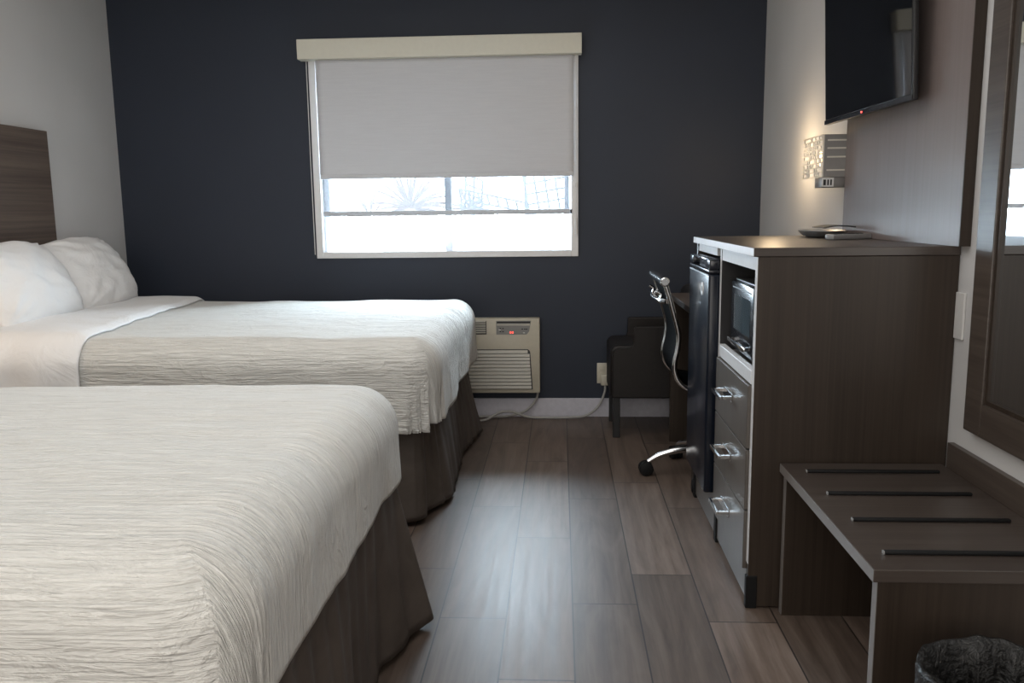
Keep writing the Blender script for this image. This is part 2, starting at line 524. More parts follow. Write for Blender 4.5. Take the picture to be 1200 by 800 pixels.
# ------------------------------------------------------------------ outdoors
s = NT('pale_paving').set(Roughness=.9)
s.l.new(s.ramp(s.noise(s.coords(), 3, 4), [(.3, (.55, .53, .50, 1)), (.7, (.68, .66, .63, 1))]), s.b.inputs['Base Color'])
struct('ground', B(-14, 14, YB + .3, 26, -.3, -.15), s.m)
o = obj('white_out_wall', B(-6, 5, 8.0, 8.2, -.15, 1.22, .01), plain('blown_out_white', (.8, .8, .8, 1), .9, 0, .05, 30, .2))  # added wall, bright enough that the lower panes go pure white
tag(o, 'low white wall added outside to blow out the view below the bottom bar', 'wall')
palm_mat = plain('dusty_palm_leaf', (.075, .05, .042, 1), .8, 0, .2, 20)
trunk_mat = plain('palm_trunk_bark', (.20, .15, .12, 1), .9, 0, .3, 40, .4)
def palm(x, y, z, R_, n, label, seed):
    rnd = random.Random(seed)
    t = thing('palm', label, 'palm', (x, y, -.15), 'palms beyond the window')
    bm = bm_new(); tube(bm, [(x, y, -.15), (x + .02, y, z * .5), (x, y, z)], [.12, .09, .07], 10)
    obj('trunk', bm, trunk_mat, t, 50)
    bm = bm_new()
    for i in range(n):
        a = PI * (-.12 + 1.24 * (i + rnd.uniform(-.3, .3)) / (n - 1)); yy = rnd.uniform(-.35, .35)
        L = R_ * rnd.uniform(.75, 1.1)
        pts = [Vector((x + math.cos(a) * L * q, y + yy * q, z + math.sin(a) * L * q - .35 * L * q * q * abs(math.cos(a)))) for q in [k / 8 for k in range(9)]]
        for k in range(8):
            p, q = pts[k], pts[k + 1]
            w = .03 * R_ * (math.sin(PI * min(1, (k + .6) / 8)) + .15); w2 = .03 * R_ * (math.sin(PI * min(1, (k + 1.6) / 8)) + .05 if k < 7 else .01)
            d = (q - p).normalized(); sd = Vector((-d.z, 0, d.x))
            bm.faces.new([bm.verts.new(c) for c in (p - sd * w, q - sd * max(w2, .002), q + sd * max(w2, .002), p + sd * w)])
    obj('fronds', bm, palm_mat, t)
palm(-1.78, 10.0, 1.33, .60, 26, 'dusty palm with spread fronds, seen through the left pane', 3)
palm(-1.20, 11.3, 1.30, .50, 20, 'smaller dusty palm just left of the window mullion', 5)
palm(-2.45, 10.8, 1.22, .44, 17, 'lowest dusty palm at the far left of the window', 8)
lat_mat = plain('weathered_lattice', (.035, .04, .045, 1), .8, 0, .1, 30, .2)
def lattice(o, ux, uz, nx, nz, label, st=.11, w=.014):
    bm = bm_new(); o = Vector(o); ux = Vector(ux); uz = Vector(uz)
    for i in range(nx + 1):
        a = o + ux * st * i; tube(bm, [a, a + uz * st * nz], w, 6)
    for j in range(nz + 1):
        a = o + uz * st * j; tube(bm, [a, a + ux * st * nx], w * .9, 6)
    for i in (0, nx):
        a = o + ux * st * i; tube(bm, [(a.x, a.y, -.15), (a.x, a.y, a.z + .02)], w, 6)
    t = obj('lattice_panel', bm, lat_mat); tag(t, label, 'lattice', 'broken lattice beyond the window')
lattice((-.32, 9.0, 1.24), (.98, 0, .16), (-.16, 0, .98), 5, 4, 'tilted lattice panel rising at the right of the window')
lattice((-1.06, 9.1, 1.42), (.93, 0, -.20), (-.25, 0, .96), 7, 1, 'low sagging lattice strip right of the window mullion')
lattice((-1.03, 9.15, 1.28), (.9, 0, -.35), (.05, 0, 1), 2, 4, 'narrow upright lattice piece beside the window mullion', .10)
bm = bm_new(); tube(bm, [(-.36, 8.9, -.15), (-.36, 8.9, 1.85)], .012, 8)
tag(obj('thin_post', bm, lat_mat, None, 50), 'thin upright post between the lattice panels outside', 'post')

# ------------------------------------------------------------------ beds
def bed_map(bd, s, t, lift=0.0, fold=1.0):
    """flat cloth coordinate -> point draped over the mattress block"""
    R = bd['R']; Xf, Yn, Yf, Z = bd['Xf'], bd['Yn'], bd['Yf'], bd['Z']
    a = max(0, s - (Xf - R)); sg = 0; b = 0
    if t < Yn + R: b = Yn + R - t; sg = -1
    elif t > Yf - R: b = t - (Yf - R); sg = 1
    p = 40.0
    d = (a ** p + b ** p) ** (1 / p) if (a > 0 and b > 0) else max(a, b)
    base = Vector((min(s, Xf - R), min(max(t, Yn + R), Yf - R), Z))
    if d > 0:
        e = math.hypot(a, b); dr = Vector((a / e, sg * b / e, 0))
    else:
        dr = Vector((0, 0, 0))
    th = min(d / R, PI / 2)
    out = R * math.sin(th); drop = R * (1 - math.cos(th))
    hang = max(0, d - R * PI / 2)
    drop += hang
    P = base + dr * out + Vector((0, 0, -drop))
    n = dr * math.sin(th) + Vector((0, 0, math.cos(th)))
    sd = bd['seed']
    w = noise.noise(Vector((s * 2.1 + sd, t * 2.6, 0))) * .012 + noise.noise(Vector((s * 5 + sd, t * 11, 3))) * .0045
    # gentle crown on top
    cy = (t - Yn) / (Yf - Yn)
    if 0 < cy < 1: w += .010 * math.sin(PI * cy) * math.cos(th)
    if hang > 0:
        q = min(1, hang / .3)
        along = (s * b + t * a) / max(1e-6, a + b) if d > 0 else s
        w += fold * q * (.022 * noise.noise(Vector((along * 5.5 + sd, q * .6, 7))) + .007 * noise.noise(Vector((along * 13 + sd, q, 9)))) + q * bd.get('flare', .0)
        if a > 0 and b > 0:      # bunched fold at the corner
            ang = math.atan2(b, a)
            w += fold * q * .016 * math.sin(ang * 5 + sd)
    return P + n * (w + lift)

def cloth(name, bd, s0, s1, t0, t1, ds, dt, lift, mat, fold=1.0, smin=None, thick=.012, parent=None, tfn=None):
    bm = bm_new()
    nu = int((s1 - s0) / ds); nv = int((t1 - t0) / dt)
    f = lambda u, v: bed_map(bd, s0 + (s1 - s0) * u, (t0 + (t1 - t0) * v), lift, fold)
    if tfn: f = tfn
    grid(bm, nu, nv, f, uv=lambda u, v: (s0 + (s1 - s0) * u, t0 + (t1 - t0) * v))
    o = obj(name, bm, mat, parent, 180)
    m = o.modifiers.new('thick', 'SOLIDIFY'); m.thickness = thick; m.offset = -1
    return o

def skirt(parent, pts, z1, z0, seed, amp=.028, fr=7):
    """pts: list of (xt, yt, xb, yb) control columns round the bed"""
    T = spline([Vector((p[0], p[1], z1)) for p in pts], 40)
    Bt = spline([Vector((p[2], p[3], z0)) for p in pts], 40)
    n = len(T) - 1
    # arc length
    L = [0]
    for i in range(n): L.append(L[-1] + (T[i + 1] - T[i]).length)
    bm = bm_new()
    def fn(u, v):
        i = min(n, int(round(u * n)))
        P = Bt[i].lerp(T[i], v)
        tg = (T[min(n, i + 1)] - T[max(0, i - 1)]); tg.normalize()
        nr = Vector((tg.y, -tg.x, 0))
        q = (1 - v)
        w = amp * (.35 + .65 * q) * noise.noise(Vector((L[i] * fr + seed, v * .5, seed))) + .4 * amp * q * noise.noise(Vector((L[i] * fr * 2.7, v, seed + 4)))
        w += .0035 * math.sin(L[i] * 62 + 2 * noise.noise(Vector((L[i] * 4, 0, seed)))) * (.4 + .6 * v)
        P = P + nr * w
        P.z += .006 * noise.noise(Vector((L[i] * 5, 1, seed))) * q
        return P
    grid(bm, n, 18, fn)
    o = obj('bed_skirt', bm, M['skirt'], parent, 180)
    m = o.modifiers.new('thick', 'SOLIDIFY'); m.thickness = .003
    return o

def make_bed(bd, label, skirt_pts, seed):
    Xf, Yn, Yf, Z = bd['Xf'], bd['Yn'], bd['Yf'], bd['Z']
    xh = XL + .06
    t = thing('bed', label, 'bed', ((Xf + xh) / 2, (Yn + Yf) / 2, 0))
    obj('mattress', B(xh, Xf - .07, Yn + .05, Yf - .05, .42, Z - .028, .06, 4), M['cotton'], t, 40)
    obj('box_base', B(xh, Xf - .16, Yn + .13, Yf - .13, .14, .418, .015), M['box_base'], t, 40)
    for x in (xh + .1, Xf - .20):
        for y in (Yn + .17, Yf - .17):
            obj('leg', B(x - .03, x + .03, y - .03, y + .03, 0, .139, .004), M['rubber'], t, 40)
    skirt(t, skirt_pts, bd['zs'], .024, seed)
    return t

# far bed (beside the window wall)
bd2 = dict(Xf=-.485, Yn=3.19, Yf=4.83, Z=.785, R=.12, zs=.47, seed=11.3, flare=0)
xh = XL + .06
make_bed(bd2, 'far double bed beside the dark window wall, with taupe skirt',
         [(-2.6, 4.78, -2.6, 4.80), (-1.2, 4.78, -1.2, 4.80), (-.62, 4.78, -.58, 4.80), (-.56, 4.72, -.455, 4.765), (-.56, 4.3, -.505, 4.3),
          (-.56, 3.9, -.50, 3.85), (-.56, 3.6, -.49, 3.55), (-.565, 3.42, -.55, 3.42), (-.585, 3.28, -.575, 3.285), (-.68, 3.26, -.72, 3.255), (-1.3, 3.26, -1.3, 3.25), (-2.6, 3.26, -2.6, 3.25)], 2.2)
c2 = cloth('comforter', bd2, -2.12, -.485 - .12 + .41, 3.19 + .12 - .44, 4.83 - .12 + .44, .014, .014, 0, M['comforter'])
tag(c2, 'off-white ribbed comforter on the far bed beside the window wall', 'comforter')
# turned-down top sheet of the far bed
def sheet_fn(u, v):
    s = -2.60 + .62 * u; t = 3.31 - .42 + v * (1.64 - .24 + .76)
    sk = .24 * (v - .45) * u                      # fold runs a little skewed
    edge = max(0, min(1, (1 - u) / .085)); puff = math.sin(PI / 2 * edge)
    P = bed_map(bd2, s - sk, t, .010 + .016 * puff, .4)
    if t < 3.3:
        q = min(1, (3.3 - t) / .25)
        P.y -= .022 * q * (.5 + .5 * math.sin(u * 26 + 2.2 * math.sin(u * 4) + .8 * q)) 
        P.x -= .05 * q * (u - .4)
    return P
fs = cloth('turned_down_sheet', bd2, 0, 1, 0, 1, 1 / 70, 1 / 180, 0, M['cotton'], tfn=sheet_fn, thick=.008)
tag(fs, 'white top sheet folded back over the far comforter below the pillows', 'sheet')

# near bed
bd1 = dict(Xf=-.475, Yn=1.10, Yf=2.50, Z=.778, R=.13, zs=.53, seed=4.1, flare=0)
make_bed(bd1, 'near double bed at the bottom left of the photo, with taupe skirt',
         [(-2.6, 2.44, -2.6, 2.45), (-1.2, 2.44, -1.2, 2.45), (-.62, 2.44, -.58, 2.46), (-.52, 2.42, -.405, 2.44), (-.50, 2.3, -.455, 2.30), (-.50, 2.1, -.50, 2.1), (-.50, 1.9, -.50, 1.9),
          (-.50, 1.6, -.47, 1.6), (-.50, 1.3, -.47, 1.3), (-.53, 1.18, -.46, 1.16), (-.7, 1.16, -.7, 1.14), (-1.4, 1.16, -1.4, 1.14), (-2.6, 1.16, -2.6, 1.14)], 5.7)
c1 = cloth('comforter', bd1, -2.2, -.475 - .13 + .35, 1.10 + .13 - .44, 2.50 - .13 + .42, .012, .012, 0, M['comforter'])
tag(c1, 'off-white ribbed comforter on the near bed in the foreground', 'comforter')

# pillows
def pillow(name, label, c, w, h, th, rot, seed, group='pillows on the far bed'):
    bm = bm_new()
    n = 46
    def side(sign):
        def fn(u, v):
            a, b = 2 * u - 1, 2 * v - 1
            ck = 1 - .11 * (a * a * b * b) + .03 * abs(a * b) ** 6
            px = w / 2 * a * (1 - .03 * (1 - b * b)) * ck
            pz = h / 2 * b * (1 - .02 * (1 - a * a)) * ck
            f = max(0, (1 - abs(a) ** 2.6)) ** .55 * max(0, (1 - abs(b) ** 2.6)) ** .55
            wr = .012 * noise.noise(Vector((px * 9 + seed, pz * 9, 2))) + .011 * noise.noise(Vector((px * 6 + pz * 20 + seed, pz * 6 - px * 5, 5)))
            # radiating creases at the corners
            rc = math.hypot(1 - abs(a), 1 - abs(b)); an = math.atan2(1 - abs(b), 1 - abs(a))
            wr += .013 * math.exp(-rc * 2.2) * math.sin(an * 14 + seed)
            py = sign * (th / 2 * f + wr * min(1, f * 3))
            return (px, py, pz)
        return fn
    grid(bm, n, n, side(1)); grid(bm, n, n, side(-1))
    bmesh.ops.remove_doubles(bm, verts=bm.verts, dist=1e-5)
    bmesh.ops.transform(bm, matrix=Matrix.Translation(c) @ rot, verts=bm.verts)
    o = obj(name, bm, M['cotton'], None, 180, origin=c)
    tag(o, label, 'pillow', group)
    return o
def lean(tilt, yaw, roll=0):
    # local x (width) -> world Y, local y (thickness) -> world X
    return Matrix.Rotation(yaw, 4, 'Z') @ Matrix.Rotation(PI / 2, 4, 'Z') @ Matrix.Rotation(tilt, 4, 'X') @ Matrix.Rotation(roll, 4, 'Y')
pillow('pillow', 'white pillow leaning on the headboard, farther one next to the dark wall', (-2.555, 4.425, .975), .64, .44, .23, lean(-.56, .0, -.04), 1.7)
pillow('pillow', 'white pillow leaning on the headboard, nearer one at the left photo edge', (-2.525, 3.78, .97), .68, .445, .25, lean(-.60, .0, -.02), 6.1)

hb = thing('headboard', 'flat brown wood headboard on the left wall behind the pillows', 'headboard', (XL + .02, 3.6, .3))
obj('board', B(XL + .013, XL + .045, 2.7, 4.36, 0, 1.725, .002), M['wood_head'], hb)

# ------------------------------------------------------------------ through-wall air conditioner
ac = thing('air_conditioner', 'beige through-wall air conditioner under the window, partly behind the far bed', 'air conditioner', (-.44, YB, .16))
AX0, AX1, AZ0, AZ1, AY = -.80, -.125, .165, .632, YB - .075
bm = bm_new()
box(bm, AX0, AX1, AY, YB - .001, AZ0, AZ1, .008)
obj('housing', bm, M['ac'], ac, 40)
# front grille recess with slats
GX1 = -.182
bm = bm_new(); prism(bm, [(-.76, .19), (GX1 + .012, .19), (GX1 - .002, .42), (GX1 - .006, .432), (GX1 - .016, .441), (-.76, .441)], 'Y', AY - .002, AY + .002)
g = obj('grille', bm, M['ac_dark'], ac)
for k in range(11):
    z = .196 + k * .0222
    xe = GX1 + .004 - .012 * (k / 10) - (.010 if k == 10 else 0)
    bm = bm_new()
    prism(bm, [(AY - .010, z), (AY - .003, z + .0175), (AY - .0021, z + .0175), (AY - .0021, z - .001), (AY - .006, z - .003)], 'X', -.755, xe)
    obj('slat', bm, M['ac_light'], g)
bm = bm_new(); box(bm, -.76, -.452, AY - .002, AY + .003, .535, .618)
vt = obj('outlet_grille', bm, M['ac_dark'], ac)
for k in range(6):
    z = .542 + k * .0135
    obj('slat', B(-.755, -.456, AY - .008, AY - .0021, z, z + .0085, .001), M['ac_light'], vt)
bm = bm_new(); prism(bm, [(-.392, .534), (-.205, .534), (-.19, .553), (-.178, .618), (-.392, .618)], 'Y', AY - .003, AY + .002)
cp = obj('control_panel', bm, M['ac_grey'], ac)
obj('panel_slot', B(-.388, -.182, AY - .0045, AY - .0031, .604, .614), M['black'], cp)
obj('panel_strip', B(-.388, -.185, AY - .0055, AY - .0031, .588, .600, .001), M['ac_light'], cp)
for x, z in ((-.366, .571), (-.350, .571), (-.366, .552), (-.35, .552), (-.232, .567), (-.217, .567), (-.205, .567)):
    obj('button_mark', B(x - .005, x + .005, AY - .0045, AY - .0031, z - .003, z + .003), M['black'], cp)
for x in (-.371, -.222):
    obj('button', B(x - .006, x + .006, AY - .007, AY - .0046, .560 if x < -.3 else .541, .566 if x < -.3 else .547, .001), M['white_plastic'], cp)
bm = bm_new()
for x in (-.304, -.291): box(bm, x - .004, x + .004, AY - .0045, AY - .0031, .541, .552)
obj('red_display', bm, M['red_led'], cp)

ol = thing('wall_outlet', 'ivory outlet plate low on the dark wall with a plug in it', 'outlet', (.26, YB, .22))
obj('plate', B(.228, .292, YB - .007, YB - .0005, .212, .342, .003), M['plate'], ol, 40)
obj('socket', B(.243, .277, YB - .010, YB - .0071, .29, .325, .002), M['plate'], ol, 40)
cdt = thing('power_cord', 'grey air conditioner cord looping along the baseboard to the outlet', 'cord', (.2, YB - .03, 0))
obj('plug', B(.250, .300, YB - .045, YB - .0105, .205, .275, .008), M['plate'], cdt, 40)
bm = bm_new()
tube(bm, [(.278, YB - .034, .21), (.274, YB - .036, .16), (.235, YB - .045, .075), (.16, YB - .06, .02), (.07, YB - .075, .012), (-.06, YB - .08, .010), (-.20, YB - .085, .016),
          (-.30, YB - .09, .05), (-.38, YB - .10, .045), (-.46, YB - .14, .012), (-.56, YB - .17, .010), (-.64, YB - .12, .010), (-.60, YB - .06, .010), (-.45, YB - .05, .010), (-.33, YB - .05, .012), (-.22, YB - .045, .045), (-.155, YB - .035, .11), (-.140, YB - .03, .162)], .0075, 10, True, 8)
obj('cable', bm, M['cord'], cdt, 60)

# ------------------------------------------------------------------ appliance cabinet on the right
CX0, CX1, CY0, CY1, CH = .602, 1.198, 2.588, 3.732, 1.162
cab = thing('appliance_cabinet', 'tall dark wood cabinet holding fridge, microwave and three drawers', 'cabinet', (.9, 3.16, 0))
YD = 3.158      # divider
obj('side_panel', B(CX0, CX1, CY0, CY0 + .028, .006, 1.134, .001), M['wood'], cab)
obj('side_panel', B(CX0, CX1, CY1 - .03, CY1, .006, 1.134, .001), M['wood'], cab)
obj('divider', B(CX0, CX1 - .02, YD, YD + .025, .03, 1.134, .001), M['niche'], cab)
obj('niche_shade_lining', B(CX0 + .03, CX1 - .016, CY0 + .0285, CY0 + .034, .756, 1.134), M['niche'], cab)  # black lining added for the shade inside the niche
obj('niche_shade_lining', B(1.03, 1.036, CY0 + .0345, YD - .001, .756, 1.134), M['niche'], cab)
obj('back_panel', B(CX1 - .015, CX1, CY0 + .028, CY1 - .03, .02, 1.134), M['wood'], cab)
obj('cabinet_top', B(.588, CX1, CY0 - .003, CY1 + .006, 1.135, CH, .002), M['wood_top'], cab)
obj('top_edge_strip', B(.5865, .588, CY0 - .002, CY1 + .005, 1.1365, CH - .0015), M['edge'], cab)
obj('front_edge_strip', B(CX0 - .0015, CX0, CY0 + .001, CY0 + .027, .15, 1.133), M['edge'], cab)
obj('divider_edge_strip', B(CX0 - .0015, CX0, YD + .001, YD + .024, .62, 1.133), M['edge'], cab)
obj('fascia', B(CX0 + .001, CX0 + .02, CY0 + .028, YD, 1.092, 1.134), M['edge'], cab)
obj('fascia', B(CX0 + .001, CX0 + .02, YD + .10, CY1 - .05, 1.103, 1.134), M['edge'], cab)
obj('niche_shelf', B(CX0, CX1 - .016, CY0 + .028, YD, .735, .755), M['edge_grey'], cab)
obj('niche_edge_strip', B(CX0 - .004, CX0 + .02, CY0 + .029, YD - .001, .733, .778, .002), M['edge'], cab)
obj('toe_panel', B(CX0 + .002, CX0 + .02, YD + .026, CY1 - .031, .02, .175), M['drawer'], cab)
obj('bottom_rail', B(CX0 + .002, CX0 + .02, CY0 + .029, YD - .001, .02, .118), M['drawer'], cab)
obj('foot', B(CX0 - .006, CX0 + .03, CY0 - .004, CY0 + .02, 0, .11, .003), M['rubber'], cab)
obj('foot', B(CX0 - .004, CX0 + .02, CY1 - .09, CY1 - .05, 0, .12, .003), M['rubber'], cab)
obj('foot', B(CX0 - .004, CX0 + .018, YD - .03, YD + .01, 0, .115, .003), M['rubber'], cab)
dz = [(.525, .729), (.322, .519), (.122, .316)]
for i, (z0, z1) in enumerate(dz):
    d = obj('drawer', B(CX0 - .012, CX0 + .35, CY0 + .031, YD - .004, z0, z1, .0015), M['drawer'], cab)
    zc = z1 - .092; yc = 2.92
    bm = bm_new()
    x0, x1 = CX0 - .058, CX0 - .0122
    ya, yb = yc - .075, yc + .075
    # rectangular loop pull: frame lying flat, wide enough to hook fingers
    box(bm, x0, x0 + .010, ya, yb, zc - .006, zc + .006, .0015)
    box(bm, x0 + .010, x1, ya, ya + .014, zc - .006, zc + .006, .0015)
    box(bm, x0 + .010, x1, yb - .014, yb, zc - .006, zc + .006, .0015)
    box(bm, x1 - .003, x1, ya, yb, zc - .016, zc + .012, .001)
    obj('handle', bm, M['chrome'], d)

# fridge
fr = thing('mini_fridge', 'black mini fridge built into the left half of the cabinet', 'fridge', (.85, 3.43, 0))
FY0, FY1 = 3.195, 3.645
obj('body', B(.612, 1.15, FY0, FY1, .19, 1.08, .006), M['black'], fr, 40)
bm = bm_new()
box(bm, .560, .6115, FY0 - .004, FY1 + .012, .178, 1.038, .010, 3)
door = obj('door', bm, M['fridge'], fr, 40)
bm = bm_new()     # top cap with scooped grip
box(bm, .560, .6115, FY0 - .004, FY1 + .012, 1.0385, 1.054, .005, 3)
box(bm, .562, .6115, FY0 - .004, FY0 + .09, 1.0535, 1.092, .006, 3)
box(bm, .562, .6115, FY1 - .06, FY1 + .012, 1.0535, 1.092, .006, 3)
box(bm, .564, .6115, FY0 + .05, FY1 - .03, 1.083, 1.0935, .004, 2)
box(bm, .585, .6115, FY0 + .085, FY1 - .055, 1.0535, 1.084)
obj('grip_cap', bm, M['black_gloss'], door, 40)
obj('trim_line', B(.5585, .5600, FY0 + .004, FY1, 1.030, 1.035), M['steel'], door)
bm = bm_new(); lathe(bm, [(0, -.002), (.025, -.003), (.025, .0), (0, .0)], (.5598, FY0 + .125, .972), 'X', 24)
bd = obj('badge', bm, M['badge'], door)
bm = bm_new()
for yy in (-.009, .009): box(bm, .5558, .5567, FY0 + .125 + yy - .002, FY0 + .125 + yy + .002, .962, .982)
for k in range(5): box(bm, .5558, .5567, FY0 + .125 + .007 - k * .0035 - .002, FY0 + .125 + .007 - k * .0035 + .002, .976 - k * .003, .981 - k * .003)
obj('badge_mark', bm, M['grey_mark'], bd)
obj('foot', B(.64, .68, FY0 + .03, FY0 + .07, 0.0, .1895), M['rubber'], fr)
obj('foot', B(.64, .68, FY1 - .07, FY1 - .03, 0.0, .1895), M['rubber'], fr)

# microwave
mw = thing('microwave', 'black microwave in the cabinet niche above the drawers', 'microwave', (.8, 2.9, .756))
MY0, MY1, MZ0, MZ1 = 2.66, 3.10, .780, 1.025
obj('body', B(.655, 1.02, MY0, MY1, MZ0, MZ1, .006), M['black'], mw, 40)
d = obj('door', B(.628, .6545, MY0 + .092, MY1 - .002, MZ0 + .002, MZ1 - .002, .005), M['black_gloss'], mw, 40)
obj('door_window', B(.6265, .6281, MY0 + .13, MY1 - .06, MZ0 + .075, MZ1 - .045, .0005), M['mw_window'], d)
obj('trim_line', B(.6262, .6281, MY0 + .11, MY1 - .03, MZ1 - .024, MZ1 - .020), M['steel'], d)
bm = bm_new(); box(bm, .606, .614, MY0 + .115, MY1 - .05, MZ0 + .028, MZ0 + .044, .003); box(bm, .6135, .6285, MY0 + .13, MY0 + .14, MZ0 + .03, MZ0 + .042); box(bm, .6135, .6285, MY1 - .075, MY1 - .065, MZ0 + .03, MZ0 + .042)
obj('handle', bm, M['chrome'], d, 40)
p = obj('control_panel', B(.628, .6545, MY0 + .002, MY0 + .090, MZ0 + .002, MZ1 - .002, .005), M['black_gloss'], mw, 40)
for k in range(4):
    obj('button', B(.6255, .6279, MY0 + .022, MY0 + .07, MZ0 + .03 + k * .036, MZ0 + .05 + k * .036, .001), M['black'], p)
bm = bm_new(); box(bm, .645, 1.025, MY0 - .003, MY1 + .003, MZ1 + .0005, MZ1 + .005)
obj('top_highlight', bm, M['steel'], mw)  # steel strip added for the highlight along the top edge
for y in (MY0 + .04, MY1 - .04):
    for x in (.69, .98):
        obj('foot', B(x - .015, x + .015, y - .015, y + .015, .7555, MZ0 + .0005), M['rubber'], mw)

# items on the cabinet top
def oval(c, rx, ry, prof, n=40):
    bm = bm_new(); rings = []
    for k, h in prof:
        rings.append([bm.verts.new((c[0] + rx * k * math.cos(2 * PI * j / n), c[1] + ry * k * math.sin(2 * PI * j / n), c[2] + h)) for j in range(n)])
    for a, b in zip(rings, rings[1:]):
        for j in range(n): bm.faces.new((a[j], a[(j + 1) % n], b[(j + 1) % n], b[j]))
    bm.faces.new(rings[0][::-1]); bm.faces.new(rings[-1])
    return bm
tr = thing('oval_tray', 'grey oval tray lying on the cabinet top near the wood panel', 'tray', (1.06, 3.5, CH))
obj('dish', oval((1.065, 3.50, CH + .0005), .085, .17, [(.55, 0), (.8, .006), (1.0, .026), (.985, .028), (.78, .010), (.5, .008)]), M['silver'], tr, 50)
rc = thing('remote_control', 'slim silver and black remote lying in front of the oval tray', 'remote', (1.06, 3.24, CH))
bm = B(-.024, .024, -.09, .09, 0, .020, .005)
R_ = Matrix.Translation((1.075, 3.21, CH + .0005)) @ Matrix.Rotation(-1.15, 4, 'Z')
bmesh.ops.transform(bm, matrix=R_, verts=bm.verts); b_ = obj('body', bm, M['silver'], rc, 40)
bm = bm_new()
for i in range(7):
    for j in (-1, 0, 1): box(bm, j * .013 - .004, j * .013 + .004, -.075 + i * .02, -.066 + i * .02, .0202, .0222)
bmesh.ops.transform(bm, matrix=R_, verts=bm.verts); obj('buttons', bm, M['black'], b_)
ph = thing('black_folder', 'thin black curved card holder resting over the oval tray', 'holder', (1.1, 3.42, CH + .03))
bm = bm_new()
def fold_fn(u, v):
    return (1.035 + .10 * u, 3.36 + .17 * v - .05 * u, CH + .0305 + .016 * math.sin(PI * (.25 + .6 * (1 - u))) * 1.0)
grid(bm, 12, 6, fold_fn); o = obj('cover', bm, M['black'], ph, 60); m = o.modifiers.new('t', 'SOLIDIFY'); m.thickness = .004; m.offset = 1

# ------------------------------------------------------------------ wood wall panel, television
wp = thing('wood_wall_panel', 'tall wood panel with window sheen in its taupe colour on the right wall behind the television', 'panel', (1.18, 3.05, CH))
obj('board', B(1.166, 1.199, 2.535, 3.56, CH + .001, 2.60), M['wood_panel'], wp)
obj('edge_band', B(1.1665, 1.199, 2.531, 2.5349, CH + .001, 2.60), M['wood'], wp)

tv = thing('television', 'black flat television mounted on the wood wall panel', 'television', (1.115, 3.20, 1.6))
def tvx(bm):
    c = Vector((1.10, 3.2, 1.63))
    R = Matrix.Translation(c) @ Matrix.Rotation(.004, 4, 'X') @ Matrix.Rotation(-.05, 4, 'Y') @ Matrix.Rotation(.023, 4, 'Z') @ Matrix.Translation(-c)
    bmesh.ops.transform(bm, matrix=R, verts=bm.verts); return bm
TY0, TY1, TZ0, TZ1 = 2.785, 3.605, 1.613, 2.130
bm = bm_new(); box(bm, 1.100, 1.118, TY0, TY1, TZ0, TZ1, .004); box(bm, 1.118, 1.145, TY0 + .12, TY1 - .12, TZ0 + .02, TZ1 - .12, .012)
obj('housing', tvx(bm), M['black'], tv, 40)
obj('screen', tvx(B(1.0988, 1.0999, TY0 + .010, TY1 - .010, TZ0 + .020, TZ1 - .010)), M['screen'], tv)
obj('bottom_bezel', tvx(B(1.096, 1.0999, TY0 + .002, TY1 - .002, TZ0 + .001, TZ0 + .018, .001)), M['black_gloss'], tv)
obj('power_light', tvx(B(1.0945, 1.0959, 3.193, 3.205, TZ0 + .006, TZ0 + .012)), M['red_led'], tv)
obj('wall_bracket', tvx(B(1.143, 1.1655, 3.05, 3.35, 1.75, 1.98)), M['steel'], tv)

# ------------------------------------------------------------------ wall lamp with perforated shade
lm = thing('wall_lamp', 'small box wall lamp with perforated shade, glowing warm beside the television', 'lamp', (1.2, 3.7, 1.38))
LX0, LX1, LY0, LY1, LZ0, LZ1 = 1.075, 1.199, 3.56, 3.86, 1.405, 1.575
obj('back_plate', B(1.193, 1.1995, LY0 + .02, LY1 - .01, LZ0, LZ1), M['lamp_metal'], lm)
# near end plate with pale slits
bm = bm_new(); box(bm, LX0, LX1 - .007, LY0, LY0 + .004, LZ0, LZ1)
e = obj('end_plate', bm, M['lamp_metal'], lm)
for k, z in enumerate((1.432, 1.485, 1.52, 1.552)):
    obj('slit', B(LX0 + .016, LX1 - .035 + (.01 if k else 0), LY0 - .0012, LY0 - .0001, z - .003, z + .003), M['lamp_white'], e)
# perforated front: rows of pale bars of random length with gaps between
bm = bm_new(); rnd = random.Random(4)
nz, ny = 9, 11
hz, hy = (LZ1 - LZ0) / nz, (LY1 - LY0 - .008) / ny
for i in range(nz + 1):
    z = LZ0 + i * hz * .98; box(bm, LX0, LX0 + .003, LY0 + .004, LY1 - .004, z, z + .0055)
for i in range(nz):
    for j in range(ny):
        y = LY0 + .004 + j * hy
        if rnd.random() < .62: box(bm, LX0, LX0 + .003, y, y + hy * rnd.choice((.35, .35, .95)), LZ0 + i * hz * .98 + .0055, LZ0 + (i + 1) * hz * .98)
box(bm, LX0 - .001, LX0 + .004, LY0 - .0005, LY0 + .012, LZ0, LZ1)
obj('perforated_shade', bm, M['lamp_white'], lm)
sb = obj('socket_block', B(LX0, LX1 - .02, LY0 + .004, LY0 + .10, LZ0 - .043, LZ0 - .0005, .003), M['lamp_metal'], lm, 40)
obj('socket_face', B(LX0 + .001, LX0 + .048, LY0 + .0015, LY0 + .0039, LZ0 - .040, LZ0 - .004), M['white_plastic'], sb)
bm = bm_new()
for x, w in ((.006, .010), (.022, .006), (.034, .006)):
    box(bm, LX0 + x, LX0 + x + w, LY0 + .0003, LY0 + .0014, LZ0 - .034, LZ0 - .011)
obj('socket_slots', bm, M['black'], sb)
